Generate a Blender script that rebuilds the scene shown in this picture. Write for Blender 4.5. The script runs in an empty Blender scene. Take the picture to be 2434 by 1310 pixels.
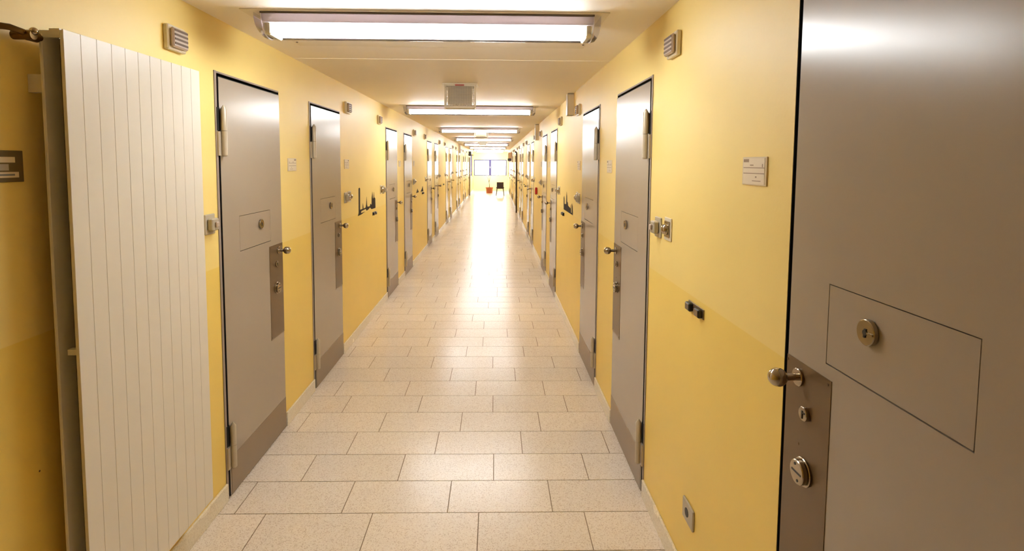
import bpy, math, random
from mathutils import Matrix, Vector
random.seed(7)
SC = bpy.context.scene
COL = SC.collection
XL, XR, ZC, H, YE, YB = -1.293, 0.742, 2.303, 1.643, 32.5, -7.5
PI = math.pi

# ------------------------------------------------------------------ camera, world, exposure
cam_d = bpy.data.cameras.new('camera'); cam = bpy.data.objects.new('camera', cam_d); COL.objects.link(cam)
cam_d.sensor_width = 36; cam_d.sensor_fit = 'HORIZONTAL'; cam_d.lens = 1300 / 2434 * 36
cam_d.shift_x = 0.00603; cam_d.shift_y = -0.07184
cam_d.clip_start = 0.02; cam_d.clip_end = 200
rt = (0.99978983, -0.01963574, 0.00589307); dn = (0.00447645, -0.07142305, -0.99743607); fw = (0.02000629, 0.99725282, -0.07132014)
cam.matrix_world = Matrix(((rt[0], -dn[0], -fw[0], 0), (rt[1], -dn[1], -fw[1], 0), (rt[2], -dn[2], -fw[2], H), (0, 0, 0, 1)))
SC.camera = cam
SC.view_settings.view_transform = 'Standard'; SC.view_settings.look = 'None'
SC.view_settings.exposure = 0.57; SC.view_settings.gamma = 1; SC.view_settings.use_curve_mapping = False
LAMP = 34.0          # radiance of the lit tubes
DAY = 9.0           # overcast sky outside the end window
w = bpy.data.worlds.new('world'); SC.world = w; w.use_nodes = True
w.node_tree.nodes['Background'].inputs['Color'].default_value = (0.93, 0.97, 1.0, 1)
w.node_tree.nodes['Background'].inputs['Strength'].default_value = DAY
SC.cycles.max_bounces = 12; SC.cycles.diffuse_bounces = 8; SC.cycles.glossy_bounces = 5
SC.cycles.transmission_bounces = 6; SC.cycles.transparent_max_bounces = 12
SC.cycles.sample_clamp_indirect = 8; SC.cycles.caustics_reflective = False; SC.cycles.caustics_refractive = False
SC.cycles.use_denoising = True

# ------------------------------------------------------------------ materials
def srgb(r, g, b):
    f = lambda c: (c / 255 / 12.92) if c / 255 <= 0.04045 else ((c / 255 + 0.055) / 1.055) ** 2.4
    return (f(r), f(g), f(b), 1)

def mat(name, col, rough=0.5, metal=0.0, noise=0.0, nscale=40.0, bump=0.0, bscale=200.0, coat=0.0, spec=0.5, emit=None, estr=0):
    m = bpy.data.materials.new(name); m.use_nodes = True
    nt = m.node_tree; b = nt.nodes['Principled BSDF']
    b.inputs['Base Color'].default_value = col; b.inputs['Roughness'].default_value = rough
    b.inputs['Metallic'].default_value = metal; b.inputs['Specular IOR Level'].default_value = spec
    b.inputs['Coat Weight'].default_value = coat; b.inputs['Coat Roughness'].default_value = 0.12
    if noise or bump:
        tc = nt.nodes.new('ShaderNodeTexCoord')
    if noise:
        n = nt.nodes.new('ShaderNodeTexNoise'); n.inputs['Scale'].default_value = nscale; n.inputs['Detail'].default_value = 4
        nt.links.new(tc.outputs['Object'], n.inputs['Vector'])
        r = nt.nodes.new('ShaderNodeMapRange'); r.inputs['To Min'].default_value = 1 - noise; r.inputs['To Max'].default_value = 1 + noise
        nt.links.new(n.outputs['Fac'], r.inputs['Value'])
        mx = nt.nodes.new('ShaderNodeVectorMath'); mx.operation = 'SCALE'
        mx.inputs[0].default_value = col[:3]; nt.links.new(r.outputs['Result'], mx.inputs['Scale'])
        nt.links.new(mx.outputs['Vector'], b.inputs['Base Color'])
    if bump:
        n2 = nt.nodes.new('ShaderNodeTexNoise'); n2.inputs['Scale'].default_value = bscale; n2.inputs['Detail'].default_value = 3
        nt.links.new(tc.outputs['Object'], n2.inputs['Vector'])
        bp = nt.nodes.new('ShaderNodeBump'); bp.inputs['Strength'].default_value = bump; bp.inputs['Distance'].default_value = 0.002
        nt.links.new(n2.outputs['Fac'], bp.inputs['Height']); nt.links.new(bp.outputs['Normal'], b.inputs['Normal'])
    if emit:
        b.inputs['Emission Color'].default_value = emit; b.inputs['Emission Strength'].default_value = estr
    return m

def wall_material():
    m = bpy.data.materials.new('yellow_wall_paint'); m.use_nodes = True
    nt = m.node_tree; b = nt.nodes['Principled BSDF']
    tc = nt.nodes.new('ShaderNodeTexCoord'); sp = nt.nodes.new('ShaderNodeSeparateXYZ')
    nt.links.new(tc.outputs['Object'], sp.inputs['Vector'])
    st = nt.nodes.new('ShaderNodeMapRange'); st.inputs['From Min'].default_value = 1.147; st.inputs['From Max'].default_value = 1.150
    nt.links.new(sp.outputs['Z'], st.inputs['Value'])
    mx = nt.nodes.new('ShaderNodeMix'); mx.data_type = 'RGBA'
    mx.inputs['A'].default_value = srgb(238, 208, 108); mx.inputs['B'].default_value = srgb(241, 216, 134)
    nt.links.new(st.outputs['Result'], mx.inputs['Factor'])
    n = nt.nodes.new('ShaderNodeTexNoise'); n.inputs['Scale'].default_value = 2.2; n.inputs['Detail'].default_value = 5
    nt.links.new(tc.outputs['Object'], n.inputs['Vector'])
    r = nt.nodes.new('ShaderNodeMapRange'); r.inputs['To Min'].default_value = 0.94; r.inputs['To Max'].default_value = 1.05
    nt.links.new(n.outputs['Fac'], r.inputs['Value'])
    sc = nt.nodes.new('ShaderNodeVectorMath'); sc.operation = 'SCALE'
    nt.links.new(mx.outputs['Result'], sc.inputs[0]); nt.links.new(r.outputs['Result'], sc.inputs['Scale'])
    nt.links.new(sc.outputs['Vector'], b.inputs['Base Color'])
    rr = nt.nodes.new('ShaderNodeMapRange'); rr.inputs['To Min'].default_value = 0.42; rr.inputs['To Max'].default_value = 0.50
    nt.links.new(st.outputs['Result'], rr.inputs['Value']); nt.links.new(rr.outputs['Result'], b.inputs['Roughness'])
    n2 = nt.nodes.new('ShaderNodeTexNoise'); n2.inputs['Scale'].default_value = 90; n2.inputs['Detail'].default_value = 3
    nt.links.new(tc.outputs['Object'], n2.inputs['Vector'])
    bp = nt.nodes.new('ShaderNodeBump'); bp.inputs['Strength'].default_value = 0.12; bp.inputs['Distance'].default_value = 0.002
    nt.links.new(n2.outputs['Fac'], bp.inputs['Height']); nt.links.new(bp.outputs['Normal'], b.inputs['Normal'])
    return m

def terrazzo(name, c1, c2, c3, rough):
    m = bpy.data.materials.new(name); m.use_nodes = True
    nt = m.node_tree; b = nt.nodes['Principled BSDF']
    tc = nt.nodes.new('ShaderNodeTexCoord')
    v = nt.nodes.new('ShaderNodeTexVoronoi'); v.inputs['Scale'].default_value = 230
    nt.links.new(tc.outputs['Object'], v.inputs['Vector'])
    bw = nt.nodes.new('ShaderNodeSeparateColor'); nt.links.new(v.outputs['Color'], bw.inputs['Color'])
    cr = nt.nodes.new('ShaderNodeValToRGB'); cr.color_ramp.interpolation = 'CONSTANT'
    e = cr.color_ramp.elements; e[0].position = 0; e[0].color = c3; e[1].position = 0.14; e[1].color = c1
    e2 = e.new(0.62); e2.color = c2
    nt.links.new(bw.outputs['Red'], cr.inputs['Fac'])
    at = nt.nodes.new('ShaderNodeVertexColor'); at.layer_name = 'tile_tone'
    mx = nt.nodes.new('ShaderNodeMix'); mx.data_type = 'RGBA'; mx.blend_type = 'MULTIPLY'; mx.inputs['Factor'].default_value = 1
    nt.links.new(cr.outputs['Color'], mx.inputs['A'])
    if name == 'terrazzo_tile': nt.links.new(at.outputs['Color'], mx.inputs['B'])
    else: mx.inputs['B'].default_value = (1, 1, 1, 1)
    nt.links.new(mx.outputs['Result'], b.inputs['Base Color'])
    n = nt.nodes.new('ShaderNodeTexNoise'); n.inputs['Scale'].default_value = 5; n.inputs['Detail'].default_value = 4
    nt.links.new(tc.outputs['Object'], n.inputs['Vector'])
    r = nt.nodes.new('ShaderNodeMapRange'); r.inputs['To Min'].default_value = rough - 0.05; r.inputs['To Max'].default_value = rough + 0.06
    nt.links.new(n.outputs['Fac'], r.inputs['Value']); nt.links.new(r.outputs['Result'], b.inputs['Roughness'])
    return m

def clear_cover():
    m = bpy.data.materials.new('clear_acrylic'); m.use_nodes = True
    nt = m.node_tree; nt.nodes.clear()
    o = nt.nodes.new('ShaderNodeOutputMaterial'); mix = nt.nodes.new('ShaderNodeMixShader')
    t = nt.nodes.new('ShaderNodeBsdfTransparent'); t.inputs['Color'].default_value = (0.97, 0.97, 0.97, 1)
    g = nt.nodes.new('ShaderNodeBsdfGlossy'); g.inputs['Roughness'].default_value = 0.05
    f = nt.nodes.new('ShaderNodeFresnel'); f.inputs['IOR'].default_value = 1.22
    nt.links.new(f.outputs['Fac'], mix.inputs['Fac']); nt.links.new(t.outputs[0], mix.inputs[1]); nt.links.new(g.outputs[0], mix.inputs[2])
    nt.links.new(mix.outputs[0], o.inputs['Surface'])
    return m

M = {}
M['wall'] = wall_material()
M['endwall'] = mat('cream_wall_paint', srgb(246, 234, 182), 0.5)  # wall yellow paled to stand for the strong light on it
M['ceiling'] = mat('ceiling_paint', srgb(238, 230, 220), 0.6, noise=0.02, nscale=3, bump=0.08, bscale=120)
M['seam'] = mat('ceiling_joint', srgb(245, 240, 228), 0.6)
M['tile'] = terrazzo('terrazzo_tile', srgb(232, 222, 208), srgb(224, 212, 196), srgb(206, 190, 172), 0.23)
M['skirt'] = terrazzo('terrazzo_skirting', srgb(228, 220, 200), srgb(222, 213, 192), srgb(208, 197, 174), 0.25)
M['grout'] = mat('grout', srgb(128, 108, 82), 0.8)
M['door'] = mat('grey_beige_enamel', srgb(162, 149, 134), 0.23, noise=0.035, nscale=2.5, bump=0.05, bscale=14)
M['frame'] = mat('grey_frame_enamel', srgb(146, 132, 122), 0.55)
M['plate'] = mat('brushed_brown_steel', srgb(110, 88, 60), 0.34, 0.35, noise=0.06, nscale=6)
M['kick'] = mat('brown_kick_plate', srgb(140, 120, 94), 0.36, 0.3, noise=0.05, nscale=5)
M['chrome'] = mat('polished_nickel', srgb(176, 164, 146), 0.12, 1.0)
M['steel'] = mat('satin_steel', srgb(166, 154, 134), 0.24, 1.0)
M['black'] = mat('black_gap', srgb(14, 12, 10), 0.7)  # painted shade for the gaps and pockets of the doors
M['darkpipe'] = mat('dark_brown_pipe_paint', srgb(62, 44, 26), 0.6)
M['rubber'] = mat('black_rubber', srgb(22, 18, 16), 0.45)
M['rubface'] = mat('grey_magnet_face', srgb(120, 104, 84), 0.35, 0.4)
M['hinge'] = mat('hinge_steel', srgb(188, 176, 154), 0.38, 0.25)
M['rad'] = mat('radiator_enamel', srgb(224, 218, 206), 0.38)
M['radin'] = mat('radiator_inside', srgb(88, 90, 72), 0.7)  # fins coloured dark to imitate the shade between the panels
M['brass'] = mat('old_brass', srgb(110, 86, 50), 0.35, 0.9)
M['whiteplastic'] = mat('white_plastic', srgb(222, 212, 190), 0.4)
M['greyplastic'] = mat('grey_plastic', srgb(176, 166, 146), 0.42)
M['grille'] = mat('grille_shade', srgb(176, 158, 142), 0.55)
M['darkslot'] = mat('speaker_slot', srgb(96, 76, 58), 0.7)
M['paper'] = mat('paper', srgb(226, 212, 186), 0.55)
M['ink'] = mat('printed_ink', srgb(150, 126, 98), 0.6)
M['cardholder'] = mat('card_holder', srgb(214, 198, 168), 0.3)
M['olive'] = mat('olive_holder', srgb(104, 88, 50), 0.5)
M['bluegrey'] = mat('blue_grey_ink', srgb(120, 122, 126), 0.5)
M['decal'] = mat('dark_brown_decal', srgb(48, 34, 20), 0.8, spec=0.2)
M['red'] = mat('red_enamel', srgb(190, 20, 10), 0.4)
M['redlamp'] = mat('red_marker', srgb(170, 60, 40), 0.4)
M['tray'] = mat('lamp_tray', srgb(236, 232, 244), 0.35)
M['darktrim'] = mat('lamp_dark_gasket', srgb(96, 84, 74), 0.5)
M['lampplate'] = mat('lamp_base_plate', srgb(226, 216, 200), 0.5)
M['lit'] = mat('lit_tube', (1, 1, 1, 1), 0.5, emit=(0.95, 0.985, 1.0, 1), estr=LAMP)
M['cover'] = clear_cover()
M['endcap'] = mat('milky_end_cap', srgb(240, 236, 226), 0.35); M['endcap'].node_tree.nodes['Principled BSDF'].inputs['Transmission Weight'].default_value = 0.75
M['winframe'] = mat('blue_window_frame', srgb(74, 70, 120), 0.4)
M['glass'] = clear_cover()
def opal_material(name='opal_plastic', fac=0.5, col=srgb(240, 236, 242)):
    m = bpy.data.materials.new(name); m.use_nodes = True
    nt = m.node_tree; nt.nodes.clear()
    o = nt.nodes.new('ShaderNodeOutputMaterial'); mix = nt.nodes.new('ShaderNodeMixShader'); mix.inputs['Fac'].default_value = fac
    d = nt.nodes.new('ShaderNodeBsdfDiffuse'); t = nt.nodes.new('ShaderNodeBsdfTranslucent')
    for q in (d, t): q.inputs['Color'].default_value = col
    nt.links.new(d.outputs[0], mix.inputs[1]); nt.links.new(t.outputs[0], mix.inputs[2]); nt.links.new(mix.outputs[0], o.inputs['Surface'])
    return m
M['opal'] = opal_material()
M['trayopal'] = opal_material('lilac_tray', 0.24, srgb(216, 208, 208))
M['terracotta'] = mat('terracotta', srgb(150, 74, 32), 0.6, noise=0.1, nscale=30)
M['soil'] = mat('potting_soil', srgb(60, 42, 28), 0.9)
M['bark'] = mat('thin_bark', srgb(70, 56, 38), 0.7)
M['leaf'] = mat('pale_leaf', srgb(120, 140, 80), 0.5)
M['chair'] = mat('dark_brown_upholstery', srgb(52, 38, 38), 0.5, noise=0.1, nscale=60)
M['chairleg'] = mat('black_lacquer', srgb(16, 13, 14), 0.35)
M['peach'] = mat('peach_plastic', srgb(214, 176, 132), 0.5)
M['plum'] = mat('dark_plum_metal', srgb(62, 48, 52), 0.5)

# ------------------------------------------------------------------ mesh builder
class MB:
    def __init__(self): self.v = []; self.f = []; self.mi = []
    def add(self, vs, fs, mi=0):
        n = len(self.v); self.v += [tuple(p) for p in vs]; self.f += [tuple(i + n for i in q) for q in fs]; self.mi += [mi] * len(fs); return self
    def box(self, a, b, mi=0, bev=0.0):
        x0, y0, z0 = [min(p, q) for p, q in zip(a, b)]; x1, y1, z1 = [max(p, q) for p, q in zip(a, b)]
        if bev <= 0:
            vs = [(x0, y0, z0), (x1, y0, z0), (x1, y1, z0), (x0, y1, z0), (x0, y0, z1), (x1, y0, z1), (x1, y1, z1), (x0, y1, z1)]
            return self.add(vs, [(0, 3, 2, 1), (4, 5, 6, 7), (0, 1, 5, 4), (1, 2, 6, 5), (2, 3, 7, 6), (3, 0, 4, 7)], mi)
        e = min(bev, (x1 - x0) / 2.01, (y1 - y0) / 2.01, (z1 - z0) / 2.01)
        vs = []; idx = {}
        for i, x in enumerate((x0, x1)):
            for j, y in enumerate((y0, y1)):
                for k, z in enumerate((z0, z1)):
                    sx, sy, sz = (1 - 2 * i) * e, (1 - 2 * j) * e, (1 - 2 * k) * e
                    for ax, p in enumerate(((x, y + sy, z + sz), (x + sx, y, z + sz), (x + sx, y + sy, z))):
                        idx[(i, j, k, ax)] = len(vs); vs.append(p)
        I = lambda i, j, k, ax: idx[(i, j, k, ax)]
        fs = []
        for s in (0, 1):
            for ax in range(3):
                q = []
                for a_, b_ in ((0, 0), (1, 0), (1, 1), (0, 1)):
                    c = [0, 0, 0]; c[ax] = s; c[(ax + 1) % 3] = a_; c[(ax + 2) % 3] = b_; q.append(I(*c, ax))
                fs.append(tuple(q) if s else tuple(reversed(q)))
        for ax in range(3):                       # edges along axis ax
            b1, b2 = (ax + 1) % 3, (ax + 2) % 3
            for s1 in (0, 1):
                for s2 in (0, 1):
                    c0 = [0, 0, 0]; c0[b1] = s1; c0[b2] = s2; c1 = list(c0); c1[ax] = 1
                    q = (I(*c0, b1), I(*c0, b2), I(*c1, b2), I(*c1, b1))
                    fs.append(q if (s1 == s2) else tuple(reversed(q)))
        for i in (0, 1):
            for j in (0, 1):
                for k in (0, 1):
                    q = (I(i, j, k, 0), I(i, j, k, 1), I(i, j, k, 2))
                    fs.append(q if (i + j + k) % 2 else tuple(reversed(q)))
        return self.add(vs, fs, mi)
    def lathe(self, prof, c=(0, 0, 0), ax='z', n=20, mi=0):
        """prof: (radius, height along axis) list, closed with caps"""
        vs = []; fs = []
        for r, h in prof:
            for k in range(n):
                a = 2 * PI * k / n; p, q = r * math.cos(a), r * math.sin(a)
                if ax == 'z': vs.append((c[0] + p, c[1] + q, c[2] + h))
                elif ax == 'x': vs.append((c[0] + h, c[1] + p, c[2] + q))
                else: vs.append((c[0] + q, c[1] + h, c[2] + p))
        m = len(prof)
        for i in range(m - 1):
            for k in range(n):
                k2 = (k + 1) % n; fs.append((i * n + k, i * n + k2, (i + 1) * n + k2, (i + 1) * n + k))
        fs.append(tuple(reversed(range(n)))); fs.append(tuple((m - 1) * n + k for k in range(n)))
        return self.add(vs, fs, mi)
    def cyl(self, r, h0, h1, c=(0, 0, 0), ax='z', n=20, mi=0, bev=0.0):
        if bev: return self.lathe([(r - bev, h0), (r, h0 + bev), (r, h1 - bev), (r - bev, h1)], c, ax, n, mi)
        return self.lathe([(r, h0), (r, h1)], c, ax, n, mi)
    def ball(self, r, c, n=24, mi=0):
        prof = [(max(r * math.sin(PI * i / n), r * 0.01), -r * math.cos(PI * i / n)) for i in range(n + 1)]
        return self.lathe(prof, c, 'z', n, mi)
    def tube(self, pts, rad, n=10, mi=0):
        pts = [Vector(p) for p in pts]; rads = rad if isinstance(rad, (list, tuple)) else [rad] * len(pts)
        vs = []; fs = []; up = Vector((0.13, 0.27, 0.95))
        for i, p in enumerate(pts):
            d = (pts[min(i + 1, len(pts) - 1)] - pts[max(i - 1, 0)]).normalized()
            a = d.cross(up)
            if a.length < 0.05: a = d.cross(Vector((1, 0, 0)))
            a.normalize(); b = d.cross(a)
            for k in range(n):
                t = 2 * PI * k / n; vs.append(p + (a * math.cos(t) + b * math.sin(t)) * rads[i])
        for i in range(len(pts) - 1):
            for k in range(n):
                k2 = (k + 1) % n; fs.append((i * n + k, i * n + k2, (i + 1) * n + k2, (i + 1) * n + k))
        fs.append(tuple(reversed(range(n)))); fs.append(tuple((len(pts) - 1) * n + k for k in range(n)))
        return self.add(vs, fs, mi)
    def build(self, name, mats, parent=None, s=1, smooth=False, fix=True):
        """s = -1 mirrors the mesh in X (right-hand wall)"""
        me = bpy.data.meshes.new(name)
        v = self.v if s == 1 else [(-x, y, z) for x, y, z in self.v]
        f = self.f if s == 1 else [tuple(reversed(q)) for q in self.f]
        me.from_pydata(v, [], f); me.polygons.foreach_set('material_index', self.mi)
        for m in (mats if isinstance(mats, (list, tuple)) else [mats]): me.materials.append(m)
        if fix:
            import bmesh
            bm = bmesh.new(); bm.from_mesh(me); bmesh.ops.recalc_face_normals(bm, faces=bm.faces); bm.to_mesh(me); bm.free()
        if smooth:
            me.polygons.foreach_set('use_smooth', [True] * len(me.polygons))
            me.set_sharp_from_angle(angle=math.radians(38))
        me.update()
        o = bpy.data.objects.new(name, me); COL.objects.link(o)
        if parent: o.parent = parent
        return o

def tag(o, label=None, cat=None, group=None, kind=None):
    if label: o['label'] = label
    if cat: o['category'] = cat
    if group: o['group'] = group
    if kind: o['kind'] = kind
    return o
def thing(name, loc, label=None, cat=None, group=None, kind=None):
    o = bpy.data.objects.new(name, None); o.empty_display_size = 0.05; COL.objects.link(o); o.location = loc
    return tag(o, label, cat, group, kind)
def copy_tree(o, parent=None):
    c = o.copy(); COL.objects.link(c)
    if parent: c.parent = parent
    for ch in list(o.children): copy_tree(ch, c)
    return c

# ------------------------------------------------------------------ setting: floor, walls, ceiling
PER = 3.936
DOORS = {}          # lock-edge positions per side, nearest first
DW, DH = 0.757, 2.060
ADDED_WIN = (28.9, 32.0)  # unseen window openings, added to light the far end
DOORS['left'] = sorted([2.567 + DW + PER * k for k in range(7)] + [3.850 + DW + PER * k for k in range(7)])
DOORS['right'] = [1.352] + sorted([2.584 + DW + PER * k for k in range(7)] + [3.876 + DW + PER * k for k in range(7)])

def floor():
    ROW0, DR, TW = 2.4668, 0.25935, 0.49657
    ph = [.257, .167, .299, .096, .173, .295, .218, .096, .293, .153, .236, .073, .235, .159, .028, .257, .178, .017]
    b = MB(); g = 0.0022; tone = []
    n = int((YE - ROW0) / DR) + 2
    for r in range(-40, n):
        p = ph[r] if 0 <= r < len(ph) else random.choice((.02, .07, .1, .16, .2, .25, .29))
        x = p * H + 0.005
        while x > XL - 0.1: x -= TW
        y0, y1 = ROW0 + (r - 1) * DR + g, ROW0 + r * DR - g
        y0 = max(y0, YB); y1 = min(y1, YE + 0.1)
        if y1 <= y0: continue
        while x < XR + 0.1:
            x0, x1 = max(x + g, XL - 0.05), min(x + TW - g, XR + 0.05)
            if x1 - x0 > 0.01:
                b.box((x0, y0, -0.03), (x1, y1, 0.0)); tone.append(random.uniform(0.955, 1.02))
            x += TW
    nt = len(tone)
    b.box((XL - 0.05, YB, -0.05), (XR + 0.05, YE + 0.1, -0.002), 1)
    o = b.build('floor', [M['tile'], M['grout']], fix=False)
    ca = o.data.color_attributes.new('tile_tone', 'FLOAT_COLOR', 'CORNER')
    vals = []
    for i, poly in enumerate(o.data.polygons):
        t = tone[i // 6] if i // 6 < nt else 1.0
        vals += [t, t * 0.995, t * 0.985, 1] * poly.loop_total
    ca.data.foreach_set('color', vals)
    tag(o, 'polished beige terrazzo tile floor of the corridor', 'floor', kind='structure')
floor()

def side_wall(side):
    X, s = (XL, 1) if side == 'left' else (XR, -1)
    b = MB(); D = 0.16                           # local x: 0 at the wall face, negative into the wall
    edges = YB
    ops = [(L - DW, L) for L in DOORS[side]]
    y = YB
    for a, c in ops + [ADDED_WIN, (YE + 0.2, None)]:
        b.box((-D, y, -0.05), (0, a, ZC + 0.1))
        if c is None: break
        if a == ADDED_WIN[0]: b.box((-D, a, -0.05), (0, c, 0.85)); b.box((-D, a, 2.15), (0, c, ZC + 0.1))
        else: b.box((-D, a, DH), (0, c, ZC + 0.1))
        y = c
    o = b.build('wall_' + side, M['wall'], s=s); o.location = (X, 0, 0)
    tag(o, 'yellow painted %s corridor wall with a deeper yellow lower half' % side, 'wall', kind='structure')
    # skirting, interrupted by the doors
    k = MB(); y = YB
    for a, c in ops + [(YE, None)]:
        k.box((0, y, 0), (0.012, a, 0.088), bev=0.003)
        if c is None: break
        y = c
    o = k.build('baseboard_' + side, M['skirt'], s=s); o.location = (X, 0, 0)
    tag(o, 'pale terrazzo skirting along the %s wall' % side, 'baseboard', kind='structure')
side_wall('left'); side_wall('right')

b = MB(); b.box((XL - 0.2, YB, ZC), (XR + 0.2, YE + 0.2, ZC + 0.1))
tag(b.build('ceiling', M['ceiling']), 'smooth off-white corridor ceiling', 'ceiling', kind='structure')
for i, yy in enumerate([3.575 + PER * k for k in range(7)]):
    b = MB(); b.box((XL + 0.002, yy, ZC - 0.0015), (XR - 0.002, yy + 0.008, ZC + 0.002))
    tag(b.build('trim_%d' % (i + 1), M['seam']), 'thin pale ceiling joint beyond ceiling lamp number %d from the near end' % (i + 1), 'trim', kind='structure')
b = MB(); b.box((XL - 0.2, YB - 0.1, -0.05), (XR + 0.2, YB, ZC + 0.1))
tag(b.build('wall_back', M['wall']), 'yellow wall behind the camera', 'wall', kind='structure')
# end wall with the window opening
WX0, WX1, WZ0, WZ1 = -1.245, 0.685, 0.885, 1.825
b = MB()
b.box((XL - 0.2, YE, -0.05), (WX0, YE + 0.2, ZC + 0.1)); b.box((WX1, YE, -0.05), (XR + 0.2, YE + 0.2, ZC + 0.1))
b.box((WX0, YE, -0.05), (WX1, YE + 0.2, WZ0)); b.box((WX0, YE, WZ1), (WX1, YE + 0.2, ZC + 0.1))
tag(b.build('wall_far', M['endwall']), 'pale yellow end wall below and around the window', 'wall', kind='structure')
win = thing('window_1', (0, YE + 0.04, WZ0), 'wide bright two-pane window with dark blue frame in the end wall', 'window', kind='structure')
b = MB(); t = 0.058; zh = WZ1 - WZ0
b.box((WX0, -0.03, 0), (WX1, 0.03, t * 0.7)); b.box((WX0, -0.03, zh - t), (WX1, 0.03, zh))
b.box((WX0, -0.03, t * 0.7), (WX0 + t, 0.03, zh - t)); b.box((WX1 - t, -0.03, t * 0.7), (WX1, 0.03, zh - t))
b.box((-0.365, -0.03, t * 0.7), (-0.225, 0.03, zh - t))
b.build('window_frame', M['winframe'], win)
for x0, x1 in ((WX0 + t, -0.365), (-0.225, WX1 - t)):
    b = MB(); b.box((x0, -0.003, t * 0.7), (x1, 0.003, zh - t)); b.build('pane', M['glass'], win)
b = MB(); b.box((-0.31, -0.055, zh * 0.5 - 0.03), (-0.28, -0.03, zh * 0.5 + 0.06), bev=0.004); b.build('window_handle', M['whiteplastic'], win)
def portal(loc, rot, sx, sy):
    pl = bpy.data.lights.new('daylight_portal', 'AREA'); pl.shape = 'RECTANGLE'; pl.size = sx; pl.size_y = sy
    pl.cycles.is_portal = True
    po = bpy.data.objects.new('daylight_portal', pl); COL.objects.link(po); po.location = loc; po.rotation_euler = rot
portal(((WX0 + WX1) / 2, YE + 0.12, (WZ0 + WZ1) / 2), (-PI / 2, 0, 0), WX1 - WX0, zh)
for i, (side, X, s) in enumerate((('left', XL, 1), ('right', XR, -1))):  # side windows added to brighten the end wall and floor
    y0, y1 = ADDED_WIN; z0, z1 = 0.85, 2.15
    wn = thing('window_%d' % (i + 2), (X, y0, z0), 'side window at the bright far end of the %s wall' % side, 'window', kind='structure')
    b = MB(); t = 0.05
    b.box((-0.12, 0, 0), (-0.06, y1 - y0, t)); b.box((-0.12, 0, z1 - z0 - t), (-0.06, y1 - y0, z1 - z0))
    for yy in (0, (y1 - y0) / 2 - t / 2, y1 - y0 - t): b.box((-0.12, yy, t), (-0.06, yy + t, z1 - z0 - t))
    b.build('window_frame', M['winframe'], wn, s)
    for yy in (t, (y1 - y0) / 2 + t / 2):
        b = MB(); b.box((-0.092, yy, t), (-0.088, yy + (y1 - y0) / 2 - 1.5 * t, z1 - z0 - t)); b.build('pane', M['glass'], wn, s)
    portal((X - s * 0.14, (y0 + y1) / 2, (z0 + z1) / 2), (0, -s * PI / 2, 0), z1 - z0, y1 - y0)

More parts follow.
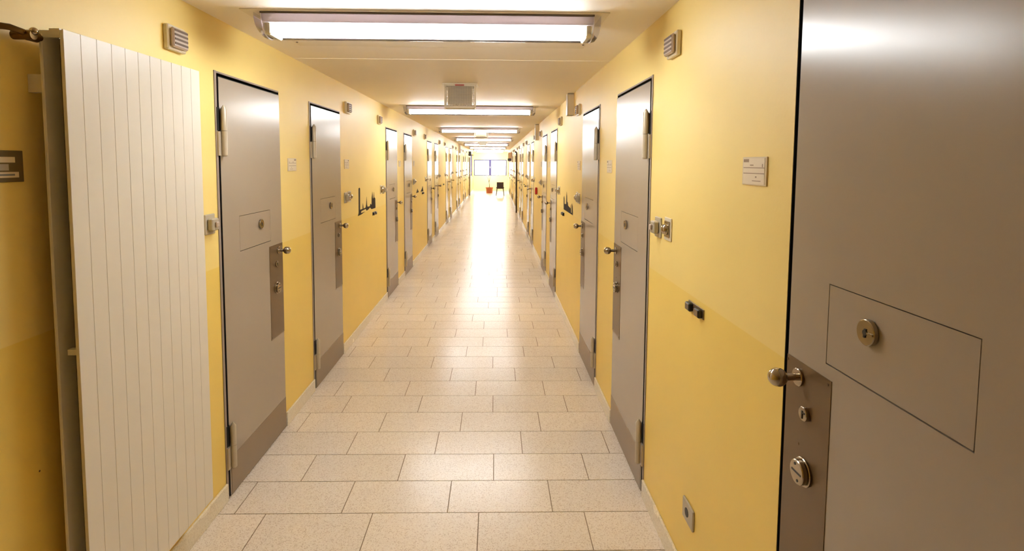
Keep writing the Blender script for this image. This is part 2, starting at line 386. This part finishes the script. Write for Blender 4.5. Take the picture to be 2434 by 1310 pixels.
# ------------------------------------------------------------------ cell doors
# local frame: x out of the wall, y measured from the lock edge (0) to the hinge edge (-DW), z up
def make_door(s, gap=0.010, F=0.005):
    root = thing('door_1', (0, 0, 0), kind='structure')
    b = MB(); y0 = -DW
    b.box((-0.012, y0, 0), (0.004, y0 + 0.018, DH)); b.box((-0.012, y0 + 0.018, DH - 0.008), (0.0, 0, DH))
    b.build('door_frame', M['frame'], root, s)
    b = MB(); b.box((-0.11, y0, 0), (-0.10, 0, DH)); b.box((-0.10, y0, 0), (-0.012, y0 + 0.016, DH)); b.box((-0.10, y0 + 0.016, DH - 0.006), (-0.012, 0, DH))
    b.box((-0.10, -0.002, 0), (-0.001, 0, DH - 0.008)); b.build('rebate', M['black'], root, s)  # reveal lining painted black so the door gap looks shaded
    # leaf with a hole for the hatch
    a, e = y0 + 0.034, -gap
    h0, h1, g0, g1 = -0.554, -0.174, 1.187, 1.368
    top = DH - 0.026
    b = MB()
    b.box((-0.06, a, 0.006), (F, e, g0)); b.box((-0.06, a, g1), (F, e, top))
    b.box((-0.06, a, g0), (F, h0, g1)); b.box((-0.06, h1, g0), (F, e, g1))
    b.build('door_leaf', M['door'], root, s)
    b = MB(); b.box((-0.06, a - 0.003, 0.006), (F - 0.001, a, top)); b.box((-0.06, e, 0.006), (F - 0.001, e + 0.003, top)); b.box((-0.06, a, top), (F - 0.001, e, top + 0.004))  # black strips and hatch backing stand for shade in the leaf gaps
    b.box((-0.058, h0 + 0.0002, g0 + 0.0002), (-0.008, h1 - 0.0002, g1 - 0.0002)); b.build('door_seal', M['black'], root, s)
    b = MB(); b.box((-0.008, h0 + 0.0022, g0 + 0.0030), (F - 0.0003, h1 - 0.0022, g1 - 0.0022)); hatch = b.build('food_hatch', M['door'], root, s)
    b = MB(); c = (F, -0.311, 1.301)
    b.cyl(0.026, 0, 0.011, c, 'x', 28, bev=0.0015); b.cyl(0.006, 0.011, 0.0125, c, 'x', 12, 1)
    b.box((F + 0.011, c[1] - 0.022, c[2] - 0.002), (F + 0.0125, c[1] - 0.004, c[2] + 0.002), 0)
    b.box((F + 0.0112, c[1] - 0.002, c[2] - 0.010), (F + 0.0127, c[1] + 0.003, c[2] - 0.004), 1)
    b.box((F + 0.0112, c[1] - 0.004, c[2] + 0.003), (F + 0.0127, c[1] + 0.001, c[2] + 0.008), 1)
    b.build('hatch_lock', [M['steel'], M['rubber']], hatch, s, True)
    b = MB(); b.box((F, -0.200, 0.608), (F + 0.0015, e + 0.001, 1.156))
    for yy, zz in ((-0.188, 1.144), (-0.024, 1.144), (-0.024, 0.62), (-0.188, 0.62), (-0.085, 0.955)):
        b.cyl(0.003, 0.0015, 0.0028, (F, yy, zz), 'x', 8)
    lp = b.build('lock_plate', M['plate'], root, s)
    b = MB(); q = F + 0.0015; c = (q, -0.076, 1.117)
    b.cyl(0.0215, 0, 0.007, c, 'x', 28, bev=0.0015)
    b.cyl(0.0085, 0.007, 0.042, c, 'x', 16)
    b.ball(0.0225, (q + 0.053, c[1], c[2]))
    b.build('ball_handle', M['chrome'], root, s, True)
    b = MB(); c = (q, -0.110, 1.041)
    b.cyl(0.017, 0, 0.009, c, 'x', 24, bev=0.0015); b.box((q + 0.009, c[1] - 0.002, c[2] - 0.011), (q + 0.0104, c[1] + 0.002, c[2] + 0.008), 1)
    b.box((q + 0.009, c[1] - 0.009, c[2] + 0.002), (q + 0.0103, c[1] - 0.002, c[2] + 0.005), 1)
    b.build('keyhole_cover', [M['steel'], M['rubber']], root, s, True)
    b = MB(); c = (q, -0.113, 0.900)
    b.cyl(0.034, 0, 0.006, c, 'x', 32, bev=0.0015); b.cyl(0.029, 0.006, 0.019, c, 'x', 32, bev=0.002)
    f = q + 0.019
    b.box((f, c[1] - 0.019, c[2] - 0.0022), (f + 0.0008, c[1] + 0.019, c[2] + 0.0022), 1)
    b.cyl(0.0035, 0, 0.0008, (f, c[1] - 0.006, c[2] - 0.018), 'x', 10, 1); b.cyl(0.0035, 0, 0.0008, (f, c[1] + 0.006, c[2] + 0.018), 'x', 10, 1)
    b.build('lock_cylinder', [M['steel'], M['rubber']], root, s, True)
    b = MB(); b.box((F, a + 0.012, 0.006), (F + 0.0015, e, 0.192)); b.build('kick_plate', M['kick'], root, s)
    for z0, z1 in ((1.665, 1.905), (0.145, 0.375)):
        zm = (z0 + z1) / 2 + 0.0; c = (0.021, a + 0.008, 0); R = 0.0135
        b = MB()
        b.lathe([(0.002, z1 + 0.0), (R, z1 - 0.018), (R, zm + 0.001)][::-1], c, 'z', 18)
        b.lathe([(R, zm - 0.001), (R, z0 + 0.006), (R - 0.005, z0)][::-1], c, 'z', 18)
        b.cyl(0.010, zm - 0.001, zm + 0.001, c, 'z', 14, 1)
        b.box((0.0, c[1] + 0.004, zm + 0.002), (F + 0.007, c[1] + 0.018, z1 - 0.02))
        b.box((0.0, y0 + 0.006, z0 + 0.004), (0.012, c[1] - 0.004, zm - 0.004))
        hg = b.build('hinge', [M['hinge'], M['rubber']], root, s, True)
        b = MB(); b.box((0.004, y0 + 0.010, zm), (0.0052, a + 0.004, z1 - 0.012)); b.build('hinge_recess', M['black'], hg, s)  # flat black slab painted as the shade of the hinge pocket
    return root

ORD = ['nearest', 'second', 'third', 'fourth', 'fifth', 'sixth', 'seventh', 'eighth', 'ninth', 'tenth', 'eleventh', 'twelfth', 'thirteenth', 'fourteenth', 'farthest']
dn_i = 0
for side, X, s in (('left', XL, 1), ('right', XR, -1)):
    proto = make_door(s); used = False
    for i, L in enumerate(DOORS[side]):
        if side == 'right' and i == 0: r = make_door(s, 0.021, 0.002)
        else:
            r = copy_tree(proto) if used else proto; used = True
        dn_i += 1; r.name = 'door_%d' % dn_i
        r.location = (X, L, 0.013 if side == 'right' and i == 0 else 0)
        n = len(DOORS[side])
        if side == 'right' and i == 0: lab = 'large grey-beige steel cell door filling the right edge, ball handle in front'
        elif i == n - 1: lab = 'farthest grey steel cell door on the %s wall' % side
        elif side == 'left' and i == 0: lab = 'nearest grey-beige steel cell door on the left wall, right beside the radiator'
        else: lab = '%s grey-beige steel cell door counted from the camera along the %s wall' % (ORD[i], side)
        tag(r, lab, 'door', 'grey steel cell doors along the corridor', 'structure')

# ------------------------------------------------------------------ ceiling lamps
def make_lamp():
    r = thing('ceiling_lamp', (0, 0, 0))
    R = 0.098; L0, L1 = -0.765, 0.765
    b = MB(); b.box((-0.815, -0.125, -0.004), (0.80, 0.62, 0), bev=0.002)
    b.build('base_plate', M['lampplate'], r)
    b = MB(); b.box((-0.738, -0.088, -0.046), (0.738, 0.088, -0.0042), bev=0.004); b.build('tray', M['trayopal'], r)
    for y in (-R - 0.004, R - 0.004):
        b = MB(); b.box((L0 + 0.03, y, -0.012), (L1 - 0.03, y + 0.008, -0.0042)); b.build('gasket', M['darktrim'], r)

    # lit twin-tube lamp
    for yy in (-0.030, 0.030):
        b = MB(); b.cyl(0.019, -0.70, 0.70, (0, yy, -0.070), 'x', 16); b.build('fluorescent_tube', M['lit'], r, smooth=True)
    for x0 in (-0.728, 0.700):
        b = MB(); b.box((x0, -0.070, -0.096), (x0 + 0.028, 0.070, -0.030), bev=0.006); b.build('lamp_holder', M['whiteplastic'], r)
    # curved clear cover
    b = MB(); n = 20; vs = []; fs = []
    xs = [(L0, 0.80), (L0 + 0.012, 0.95), (L0 + 0.03, 1.0), (L1 - 0.03, 1.0), (L1 - 0.012, 0.95), (L1, 0.80)]
    for x, k in xs:
        for i in range(n + 1):
            a = PI * i / n; vs.append((x, -R * math.cos(a) * (0.9 + 0.1 * k), -0.006 - R * 1.0 * math.sin(a) ** 0.8 * k))
    for j in range(len(xs) - 1):
        for i in range(n): fs.append((j * (n + 1) + i, j * (n + 1) + i + 1, (j + 1) * (n + 1) + i + 1, (j + 1) * (n + 1) + i))
    fs.append(tuple(range(n + 1))); fs.append(tuple((len(xs) - 1) * (n + 1) + i for i in range(n, -1, -1)))
    b.add(vs, fs); b.build('clear_cover', M['cover'], r, smooth=True)
    for x in (L0 + 0.030, L1 - 0.034):
        b = MB(); m = 16; vs = []; fs = []
        for i in range(m + 1):
            a = PI * i / m
            for rr in (R + 0.0015, R - 0.004):
                for dx in (0, 0.004): vs.append((x + dx, -rr * math.cos(a), -0.006 - rr * math.sin(a) ** 0.8))
        for i in range(m):
            q = i * 4; fs += [(q, q + 1, q + 5, q + 4), (q + 2, q + 6, q + 7, q + 3), (q, q + 4, q + 6, q + 2), (q + 1, q + 3, q + 7, q + 5)]
        b.add(vs, fs); b.build('cover_rim', M['opal'], r)
    for x in (-0.99 + 0.297 - 0.10, 0.586 + 0.297 - 0.10):
        b = MB(); b.cyl(0.006, -0.0075, -0.0035, (x, 0.515, 0), 'z', 10); b.build('screw', M['darkslot'], r, smooth=True)
    return r
lamp = make_lamp()
for k in range(8):
    r = lamp if k == 0 else copy_tree(lamp)
    r.location = (-0.297, 2.565 + PER * k, ZC)
    tag(r, ['large bright fluorescent ceiling lamp at the top of the picture, crossing the corridor',
            'bright ceiling lamp just behind the first wire cage'][k] if k < 2 else '%s lit fluorescent ceiling lamp from the camera' % ORD[k],
        'ceiling lamp', 'fluorescent ceiling lamps across the corridor')

# ------------------------------------------------------------------ wire cages under the ceiling
def make_cage():
    r = thing('ceiling_cage', (0, 0, 0))
    b = MB(); b.box((-0.147, -0.01, -0.014), (0.147, 0.15, 0), bev=0.002); b.build('mounting_plate', M['whiteplastic'], r)
    W, Ht, D = 0.130, 0.205, 0.12
    b = MB(); t = 0.010
    for y in (0.0, D - t):
        b.box((-W, y, -0.014 - t), (W, y + t, -0.014)); b.box((-W, y, -Ht), (W, y + t, -Ht + t + 0.006))
        b.box((-W, y, -Ht), (-W + t, y + t, -0.014)); b.box((W - t, y, -Ht), (W, y + t, -0.014))
    for x in (-W, W - t):
        b.box((x, t, -Ht), (x + t, D - t, -Ht + t)); b.box((x, t, -0.014 - t), (x + t, D - t, -0.014))
    b.build('cage_frame', M['whiteplastic'], r)
    b = MB()
    n = 17
    for i in range(n):
        x = -W + t + (2 * W - 2 * t) * (i + 0.5) / n; b.box((x - 0.0016, 0.003, -Ht + 0.012), (x + 0.0016, 0.006, -0.02))
    for i in range(13):
        z = -Ht + 0.02 + (Ht - 0.045) * (i + 0.5) / 13; b.box((-W + 0.006, 0.0025, z - 0.0014), (W - 0.006, 0.0055, z + 0.0014))
    b.build('wire_mesh', M['greyplastic'], r)
    b = MB(); b.box((-W + 0.03, 0.03, -Ht + 0.03), (W - 0.03, 0.10, -0.014), bev=0.006); b.build('caged_box', M['whiteplastic'], r)
    b = MB(); b.box((-0.04, -0.014, -0.022), (0.036, 0.0, -0.011), bev=0.002); b.build('red_marker', M['redlamp'], r)
    return r
cage = make_cage()
for k, (x, y) in enumerate([(-0.296, 4.62), (-0.268, 10.38), (-0.345, 15.2)]):
    r = cage if k == 0 else copy_tree(cage)
    r.location = (x, y, ZC)
    tag(r, ['white wire cage with a red marker hanging from ceiling, nearest the camera', 'small caged box hanging from ceiling past the second lamp', 'farthest small caged box hanging from the ceiling'][k], 'ceiling cage', 'caged boxes under the ceiling')

# ------------------------------------------------------------------ wall fittings (local x out of the wall, y along corridor)
def side_of(side): return (XL, 1) if side == 'left' else (XR, -1)

def make_louvre(s):
    r = thing('wall_loudspeaker', (0, 0, 0))
    b = MB(); b.box((0, 0, 0), (0.020, 0.125, 0.098), bev=0.004); b.build('housing', M['whiteplastic'], r, s)
    b = MB(); b.box((0.020, 0.010, 0.010), (0.036, 0.116, 0.087), bev=0.006); b.build('grille_block', M['grille'], r, s)
    for i in range(4):
        b = MB(); z = 0.022 + i * 0.017; b.box((0.036, 0.018, z), (0.0375, 0.109, z + 0.008)); b.build('slot', M['darkslot'], r, s)
    return r
def make_call(s):                                  # grey call box and metal key switch side by side
    r = thing('door_call_unit', (0, 0, 0))
    b = MB(); b.box((0, 0, 0), (0.008, 0.085, 0.092), bev=0.003); b.build('back_plate', M['greyplastic'], r, s)
    b = MB(); b.box((0.008, 0.014, 0.018), (0.034, 0.070, 0.074), bev=0.005); b.build('button_block', M['greyplastic'], r, s)
    b = MB(); b.box((0.034, 0.030, 0.034), (0.044, 0.054, 0.058), bev=0.003); b.build('button', M['grille'], r, s)
    return r
def make_switch(s):
    r = thing('key_switch', (0, 0, 0))
    b = MB(); b.box((0, 0, 0), (0.006, 0.088, 0.098), bev=0.002); b.build('switch_plate', M['whiteplastic'], r, s)
    b = MB(); b.box((0.006, 0.012, 0.014), (0.011, 0.076, 0.084), bev=0.002); b.build('inner_plate', M['steel'], r, s)
    b = MB(); b.lathe([(0.024, 0.011), (0.024, 0.016), (0.020, 0.026), (0.010, 0.032), (0.002, 0.034)], (0, 0.044, 0.049), 'x', 24)
    b.build('round_knob', M['chrome'], r, s, True)
    return r
def make_sign(s):
    r = thing('door_sign', (0, 0, 0))
    b = MB(); b.box((0, 0, 0), (0.004, 0.145, 0.081), bev=0.001); b.build('sign_holder', M['cardholder'], r, s)
    b = MB(); b.box((0.004, 0.010, 0.004), (0.0048, 0.138, 0.077)); b.build('card', M['paper'], r, s)
    b = MB()
    for z, h, y0, y1 in ((0.049, 0.0022, 0.012, 0.136), (0.033, 0.0022, 0.012, 0.136), (0.066, 0.009, 0.104, 0.136), (0.056, 0.003, 0.075, 0.095), (0.012, 0.002, 0.03, 0.08), (0.022, 0.004, 0.055, 0.062), (0.052, 0.009, 0.02, 0.024)):
        b.box((0.0048, y0, z), (0.0052, y1, z + h))
    b.build('print', M['ink'], r, s)
    return r
def make_stop(s):                                  # two black buffer blocks on a strip
    r = thing('door_stop', (0, 0, 0))
    b = MB(); b.box((0, 0, 0), (0.004, 0.150, 0.036), bev=0.001); b.build('strip', M['rubface'], r, s)
    for y in (0.008, 0.098):
        b = MB(); b.box((0.004, y, 0.003), (0.020, y + 0.044, 0.033), bev=0.003); k = b.build('buffer', M['rubber'], r, s)
        b = MB(); b.box((0.020, y + 0.004, 0.006), (0.0215, y + 0.040, 0.030), bev=0.0007); b.build('buffer_face', M['rubface'], k, s)
    return r
MAKE = {'wall_loudspeaker': make_louvre, 'door_call_unit': make_call, 'key_switch': make_switch, 'door_sign': make_sign, 'door_stop': make_stop}
CATS = {'wall_loudspeaker': ('loudspeaker', 'white louvred boxes high on the walls'), 'door_call_unit': ('call box', 'grey call boxes beside the cell doors'),
        'key_switch': ('switch', 'metal key switches beside the cell doors'), 'door_sign': ('sign', 'door signs beside the cell doors'), 'door_stop': ('door stop', 'black door stops on the walls')}
PROTO = {}
def place(kind, side, y, z, label, rx=0.0):
    X, s = side_of(side)
    if (kind, side) not in PROTO: PROTO[(kind, side)] = r = MAKE[kind](s)
    else: r = copy_tree(PROTO[(kind, side)])
    r.location = (X, y, z)
    return tag(r, label, CATS[kind][0], CATS[kind][1])

for side in ('left', 'right'):
    Ls = [L for L in DOORS[side] if L > 2]
    off = 1 if side == 'right' else 0
    for i, L in enumerate(Ls):
        A = i % 2 == 0
        nm = '%s cell door on the %s wall' % (ORD[i + off], side)
        if L > 24.5: continue
        place('door_sign', side, L + 0.115, 1.583, 'small pale door sign beside the ' + nm)
        if A:
            h = L - DW
            if not (side == 'left' and i == 0):
                place('key_switch', side, h - (0.33 if i else 0.325), 1.316 if i == 0 else 1.285, 'metal key switch with round knob, just before the ' + nm)
            place('door_call_unit', side, h - (0.20 if i else 0.185) if not (side == 'left' and i == 0) else h - 0.125, 1.312 if i == 0 else 1.28, 'grey call box with square button, just before the ' + nm)
            place('wall_loudspeaker', side, h - (0.375 if i == 0 else 0.44), 2.08 if i == 0 else 2.06, 'white louvred loudspeaker box high on wall before the ' + nm)
        else:
            place('door_call_unit', side, L + 0.095, 1.288, 'grey call box with square button, just past the ' + nm)
            place('key_switch', side, L + 0.215, 1.288, 'metal key switch with round knob, just past the ' + nm)
            place('wall_loudspeaker', side, L + 0.15, 2.062, 'white louvred loudspeaker box high on wall past the ' + nm)
            if i < 6: place('door_stop', side, L + 1.17, 1.078, 'black twin door stop at chest height, past the ' + nm)
place('door_sign', 'right', 1.475, 1.583, 'printed door sign in a clear holder between the large near door and second right door')
place('door_stop', 'right', 1.885, 1.092, 'black twin door stop on the right wall, nearest the camera')

# tall conduit boxes above some right-hand speakers
for i, (side, y, z0) in enumerate((('right', 5.20, 2.095), ('right', 9.35, 2.03), ('left', 19.6, 1.98))):
    X, s = side_of(side)
    r = thing('conduit_box', (X, y, z0), ['tall narrow white box under ceiling beside a loudspeaker, nearest on right wall', 'farther tall narrow beige box under ceiling on right wall', 'tall narrow box high on left wall far down the corridor'][i], 'conduit box', 'tall boxes under the ceiling')
    b = MB(); b.box((0, 0, 0), (0.062, 0.10, ZC - z0 - 0.001), bev=0.004); b.build('box_body', M['greyplastic'], r, s)
    b = MB(); b.box((0.0, -0.002, 0.004), (0.056, 0.0, ZC - z0 - 0.012)); b.build('box_lid', M['whiteplastic'], r, s)

# skyline stickers
def sticker(name, side, outline, label):
    X, s = side_of(side)
    vs = [(0, y, z) for y, z in outline] + [(0.0012, y, z) for y, z in outline]; n = len(outline)
    fs = [tuple(range(n)), tuple(range(2 * n - 1, n - 1, -1))] + [(i, (i + 1) % n, n + (i + 1) % n, n + i) for i in range(n)]
    b = MB(); b.add(vs, fs); o = b.build(name, M['decal'], s=s)
    import bmesh
    bm = bmesh.new(); bm.from_mesh(o.data); bmesh.ops.triangulate(bm, faces=[f for f in bm.faces if len(f.verts) > 4]); bm.to_mesh(o.data); bm.free()
    o.location = (X, 0, 0)
    return tag(o, label, 'wall sticker')
sticker('skyline_sticker', 'left', [(5.166, 1.133), (5.197, 1.160), (5.205, 1.39), (5.236, 1.40), (5.262, 1.39), (5.253, 1.186), (5.354, 1.185), (5.359, 1.214), (5.371, 1.24), (5.384, 1.213), (5.392, 1.185), (5.482, 1.189), (5.503, 1.219), (5.524, 1.295), (5.54, 1.216), (5.56, 1.191), (5.663, 1.187), (5.69, 1.212), (5.743, 1.196), (5.75, 1.265), (5.769, 1.296), (5.786, 1.332), (5.802, 1.294), (5.809, 1.261), (5.837, 1.259), (5.859, 1.324), (5.874, 1.265), (5.921, 1.254), (5.929, 1.149), (5.74, 1.15), (5.671, 1.174), (5.60, 1.160), (5.52, 1.153), (5.48, 1.175), (5.30, 1.168), (5.285, 1.150), (5.46, 1.150), (5.293, 1.136)], 'dark city skyline sticker with mast and twin spires on the left wall')
sticker('skyline_sticker', 'right', [(5.856, 1.148), (5.869, 1.274), (5.828, 1.295), (5.80, 1.265), (5.79, 1.212), (5.656, 1.219), (5.652, 1.304), (5.631, 1.352), (5.60, 1.308), (5.583, 1.252), (5.532, 1.243), (5.505, 1.215), (5.328, 1.200), (5.320, 1.239), (5.306, 1.221), (5.289, 1.165), (5.24, 1.163), (5.252, 1.238), (5.232, 1.258), (5.19, 1.231), (5.162, 1.172), (5.170, 1.149)], 'dark city skyline sticker with pointed towers on the right wall')
sticker('roof_sticker', 'left', [(8.993, 1.137), (9.10, 1.185), (9.144, 1.207), (9.20, 1.180), (9.319, 1.139)], 'small dark peaked sticker on left wall, the nearer of the pair')
sticker('roof_sticker', 'left', [(9.52, 1.133), (9.70, 1.180), (9.793, 1.225), (9.84, 1.18), (9.895, 1.125)], 'small dark peaked sticker on left wall, the farther of the pair')

# socket low on right wall
r = thing('wall_socket', (XR, 1.913, 0.283), 'square wall socket low on the right wall near the skirting', 'socket')
b = MB(); b.box((0, 0, 0), (0.009, 0.108, 0.080), bev=0.003); b.build('socket_plate', M['greyplastic'], r, -1)
b = MB(); b.cyl(0.017, 0.0085, 0.0105, (0, 0.060, 0.040), 'x', 24); b.build('socket_hole', M['rubber'], r, -1)
# red fire call point, right wall
r = thing('fire_call_point', (XR, 9.55, 1.10), 'small red fire alarm box on the right wall', 'fire alarm')
b = MB(); b.box((0, 0, 0), (0.035, 0.11, 0.115), bev=0.005); b.build('alarm_housing', M['red'], r, -1)
b = MB(); b.box((0.035, 0.02, 0.025), (0.037, 0.09, 0.09), bev=0.001); b.build('alarm_face', M['redlamp'], r, -1)
# name board at the left edge
r = thing('name_board', (XL, 1.30, 1.584), 'dark holder with pale paper strips at left edge, behind the radiator', 'sign')
b = MB(); b.box((0, 0, 0), (0.006, 0.222, 0.084), bev=0.001); b.build('board_back', M['olive'], r)
for z0, z1, y1, m in ((0.052, 0.067, 0.195, 'paper'), (0.031, 0.048, 0.175, 'greyplastic'), (0.012, 0.027, 0.205, 'paper')):
    b = MB(); b.box((0.006, 0.01, z0), (0.0072, y1, z1)); k = b.build('paper_strip', M[m], r)
    if z0 < 0.02:
        b = MB(); b.box((0.0072, 0.13, z0 + 0.005), (0.0077, 0.192, z0 + 0.010)); b.build('writing', M['bluegrey'], k)
r = MB(); r.lathe([(0.002, 0), (0.003, 0.0008)], (0, 1.524, 0.76), 'x', 10); o = r.build('screw_hole', M['darkslot']); o.location = (XL, 0, 0)
tag(o, 'tiny dark screw hole low in the wall left of the radiator', 'screw hole')

# ------------------------------------------------------------------ radiator
def radiator():
    FX, BX = -1.18, -1.238                         # front face and back panel planes
    y0, y1, z0, z1 = 1.545, 2.233, 0.226, 2.0
    r = thing('radiator', (XL, y0, z0), 'tall white panel radiator with fine vertical grooves on the left wall', 'radiator')
    b = MB(); n = 11; g = 0.0012; wd = (y1 - y0) / n
    b.box((FX - 0.010, y0 + 0.001, z0), (FX - 0.0009, y1 - 0.001, z1 - 0.002))
    for i in range(n): b.box((FX - 0.004, y0 + i * wd + (g / 2 if i else 0), z0), (FX, y0 + (i + 1) * wd - (g / 2 if i < n - 1 else 0), z1), bev=0.0006)
    b.build('front_panel', M['rad'], r)
    b = MB(); b.box((BX - 0.008, y0 - 0.002, z0 + 0.01), (BX + 0.001, y1, z1 - 0.012), bev=0.002); b.build('rear_panel', M['rad'], r)
    b = MB(); b.box((BX, y0 + 0.06, z0 + 0.02), (BX + 0.034, y1 - 0.03, z1 - 0.03)); b.build('convector_fins', M['radin'], r)
    b = MB(); b.box((BX - 0.008, y0 + 0.001, z1 - 0.022), (FX - 0.0102, y0 + 0.012, z1 - 0.003)); b.box((BX - 0.008, y0 + 0.012, z1 - 0.008), (FX - 0.0102, y1, z1 - 0.003))
    b.box((BX + 0.020, y0 + 0.0, z1 - 0.016), (FX - 0.0102, y0 + 0.012, z1 + 0.002)); b.build('top_cover', M['rad'], r)
    b = MB(); b.box((BX + 0.022, y0 + 0.004, 1.088), (FX - 0.0102, y0 + 0.022, 1.104)); b.build('spacer_bracket', M['rad'], r)
    b = MB(); b.box((XL + 0.001, y0 + 0.012, 1.83), (BX - 0.008, y0 + 0.035, 1.88)); b.build('wall_bracket', M['rad'], r)
    b = MB(); b.box((XL + 0.001, y1 - 0.1, 1.80), (BX - 0.008, y1 - 0.08, 1.88)); b.build('wall_bracket', M['rad'], r)
    b = MB(); b.box((XL + 0.001, y0 + 0.012, 0.42), (BX - 0.008, y0 + 0.035, 0.47)); b.build('wall_bracket', M['rad'], r)
    b = MB(); b.tube([(XL + 0.001, 1.452, 1.985), (XL + 0.030, 1.452, 1.985), (XL + 0.040, 1.462, 1.985), (BX - 0.004, 1.50, 1.978), (BX - 0.004, y0, 1.974)], 0.0085, 12); b.build('supply_pipe', M['brass'], r, smooth=True)
    b = MB(); b.cyl(0.014, 0, 0.036, (BX - 0.004, 1.500, 1.974), 'y', 16, bev=0.003); b.cyl(0.0125, XL - BX + 0.02, 0.018, (BX - 0.004, 1.502, 1.974), 'x', 14); v = b.build('valve', M['brass'], r, smooth=True)
    b = MB(); b.ball(0.0105, (BX + 0.012, 1.505, 1.984), 14); b.build('valve_cap', M['chrome'], v, smooth=True)
    b = MB(); b.cyl(0.015, 0.001, 0.006, (XL, 1.452, 1.985), 'x', 18); b.build('pipe_rosette', M['steel'], r, smooth=True)
    for ch in r.children: ch.location = -r.location
radiator()

# ------------------------------------------------------------------ far end: pot, chair, pieces on the walls
r = thing('potted_tree', (-0.30, 29.6, 0), 'terracotta pot with a thin bare-stemmed plant under the end window', 'potted plant')
b = MB(); b.lathe([(0.165, 0.0), (0.185, 0.26), (0.205, 0.26), (0.210, 0.315), (0.190, 0.318), (0.180, 0.275), (0.01, 0.27)], n=28); b.build('pot', M['terracotta'], r, smooth=True)
b = MB(); b.cyl(0.178, 0.20, 0.285, n=24); b.build('soil', M['soil'], r)
b = MB(); b.tube([(0, 0, 0.28), (0.0, 0, 0.45), (-0.015, 0, 0.60)], [0.020, 0.016, 0.014], 8); st = b.build('stem', M['bark'], r, smooth=True)
br = [((-0.015, 0, 0.58), (-0.06, 0.01, 0.72), (-0.14, 0.02, 0.90)), ((-0.015, 0, 0.60), (0.02, -0.02, 0.75), (0.06, -0.03, 0.92)), ((-0.01, 0, 0.60), (-0.02, 0.03, 0.8), (-0.04, 0.05, 0.95))]
for p in br:
    b = MB(); b.tube(p, [0.011, 0.009, 0.005], 6); b.build('branch', M['bark'], st, smooth=True)
b = MB()
for p in br:
    for k in range(7):
        a = random.uniform(0, 2 * PI); e = Vector(p[2]); c = Vector(p[1]).lerp(e, random.uniform(0.3, 1.1))
        d = Vector((math.cos(a), math.sin(a), random.uniform(0.0, 0.5))).normalized() * 0.07; q = d.cross(Vector((0, 0, 1))).normalized() * 0.009
        b.add([c, c + d * 0.5 + q, c + d, c + d * 0.5 - q, c + d * 0.5 + Vector((0, 0, 0.004))], [(0, 1, 4), (1, 2, 4), (2, 3, 4), (3, 0, 4)])
b.build('leaves', M['leaf'], r)

r = thing('lounge_chair', (0.262, 27.6, 0), 'low dark brown chair with black splayed legs near the end window', 'chair')
b = MB(); b.box((-0.20, -0.19, 0.355), (0.20, 0.20, 0.43), bev=0.02); b.build('seat', M['chair'], r)
b = MB()
vs = []
for z, hw, yb in ((0.34, 0.165, -0.185), (0.50, 0.172, -0.20), (0.675, 0.172, -0.235)):
    for x in (-hw, -hw * 0.5, 0, hw * 0.5, hw):
        cv = 0.03 * (abs(x) / hw) ** 2
        vs += [(x, yb + cv - 0.018, z), (x, yb + cv + 0.018, z)]
fs = []
for j in range(2):
    for i in range(4):
        a = j * 10 + i * 2; c = a + 10; fs += [(a, a + 2, c + 2, c), (a + 1, c + 1, c + 3, a + 3)]
for i in range(4): fs += [(i * 2, i * 2 + 1, i * 2 + 3, i * 2 + 2), (20 + i * 2, 22 + i * 2, 23 + i * 2, 21 + i * 2)]
for j in range(2): fs += [(j * 10, j * 10 + 10, j * 10 + 11, j * 10 + 1), (j * 10 + 8, j * 10 + 9, j * 10 + 19, j * 10 + 18)]
b.add(vs, fs); b.build('backrest', M['chair'], r, smooth=True)
for sx in (-1, 1):
    for y0_, y1_ in ((-0.165, -0.205), (0.165, 0.19)):
        b = MB(); b.tube([(sx * 0.155, y0_, 0.36), (sx * 0.195, y1_, 0.0)], [0.024, 0.015], 10); b.build('leg', M['chairleg'], r, smooth=True)

r = thing('door_closer', (XL, 26.9, 1.97), 'black door closer box high on the far left wall', 'door closer')
b = MB(); b.box((0, 0, 0), (0.12, 0.30, 0.22), bev=0.01); b.build('closer_body', M['rubber'], r)
b = MB(); b.box((0.12, 0.05, 0.02), (0.24, 0.09, 0.05), bev=0.004); b.build('closer_arm', M['rubber'], r)
for side, y, h, lab in (('left', 27.32, 1.90, 'slim dark upright bar on the far left wall below the black closer'), ('right', 18.0, 1.95, 'tall slim brown pipe standing against the far right wall')):
    X, s = side_of(side)
    r = thing('upright_pipe', (X, y, 0), lab, 'pipe', 'slim upright pipes on the walls')
    b = MB(); x = 0.034
    p = [(x, 0, 0.0), (x, 0, h * 0.6), (x, 0, h)]
    if side == 'right': p += [(x + 0.01, 0, h + 0.04), (x + 0.03, 0, h + 0.05), (x + 0.06, 0, h + 0.05)]
    b.tube(p, 0.024, 10); b.build('pipe', M['darkpipe'], r, s, True)
    for z in (0.5, 1.4):
        b = MB(); b.box((0, -0.02, z), (x - 0.012, 0.02, z + 0.03)); b.build('pipe_clip', M['brass'], r, s)
r = thing('hanging_box', (XR, 23.9, 1.74), 'peach coloured box with a dark foot high on the far right wall', 'wall box')
b = MB(); b.box((0, 0, 0.10), (0.17, 0.22, 0.36), bev=0.02); b.build('box_body', M['peach'], r, -1)
b = MB(); b.box((0.03, 0.02, -0.02), (0.19, 0.18, 0.10), bev=0.02); b.build('box_foot', M['plum'], r, -1)
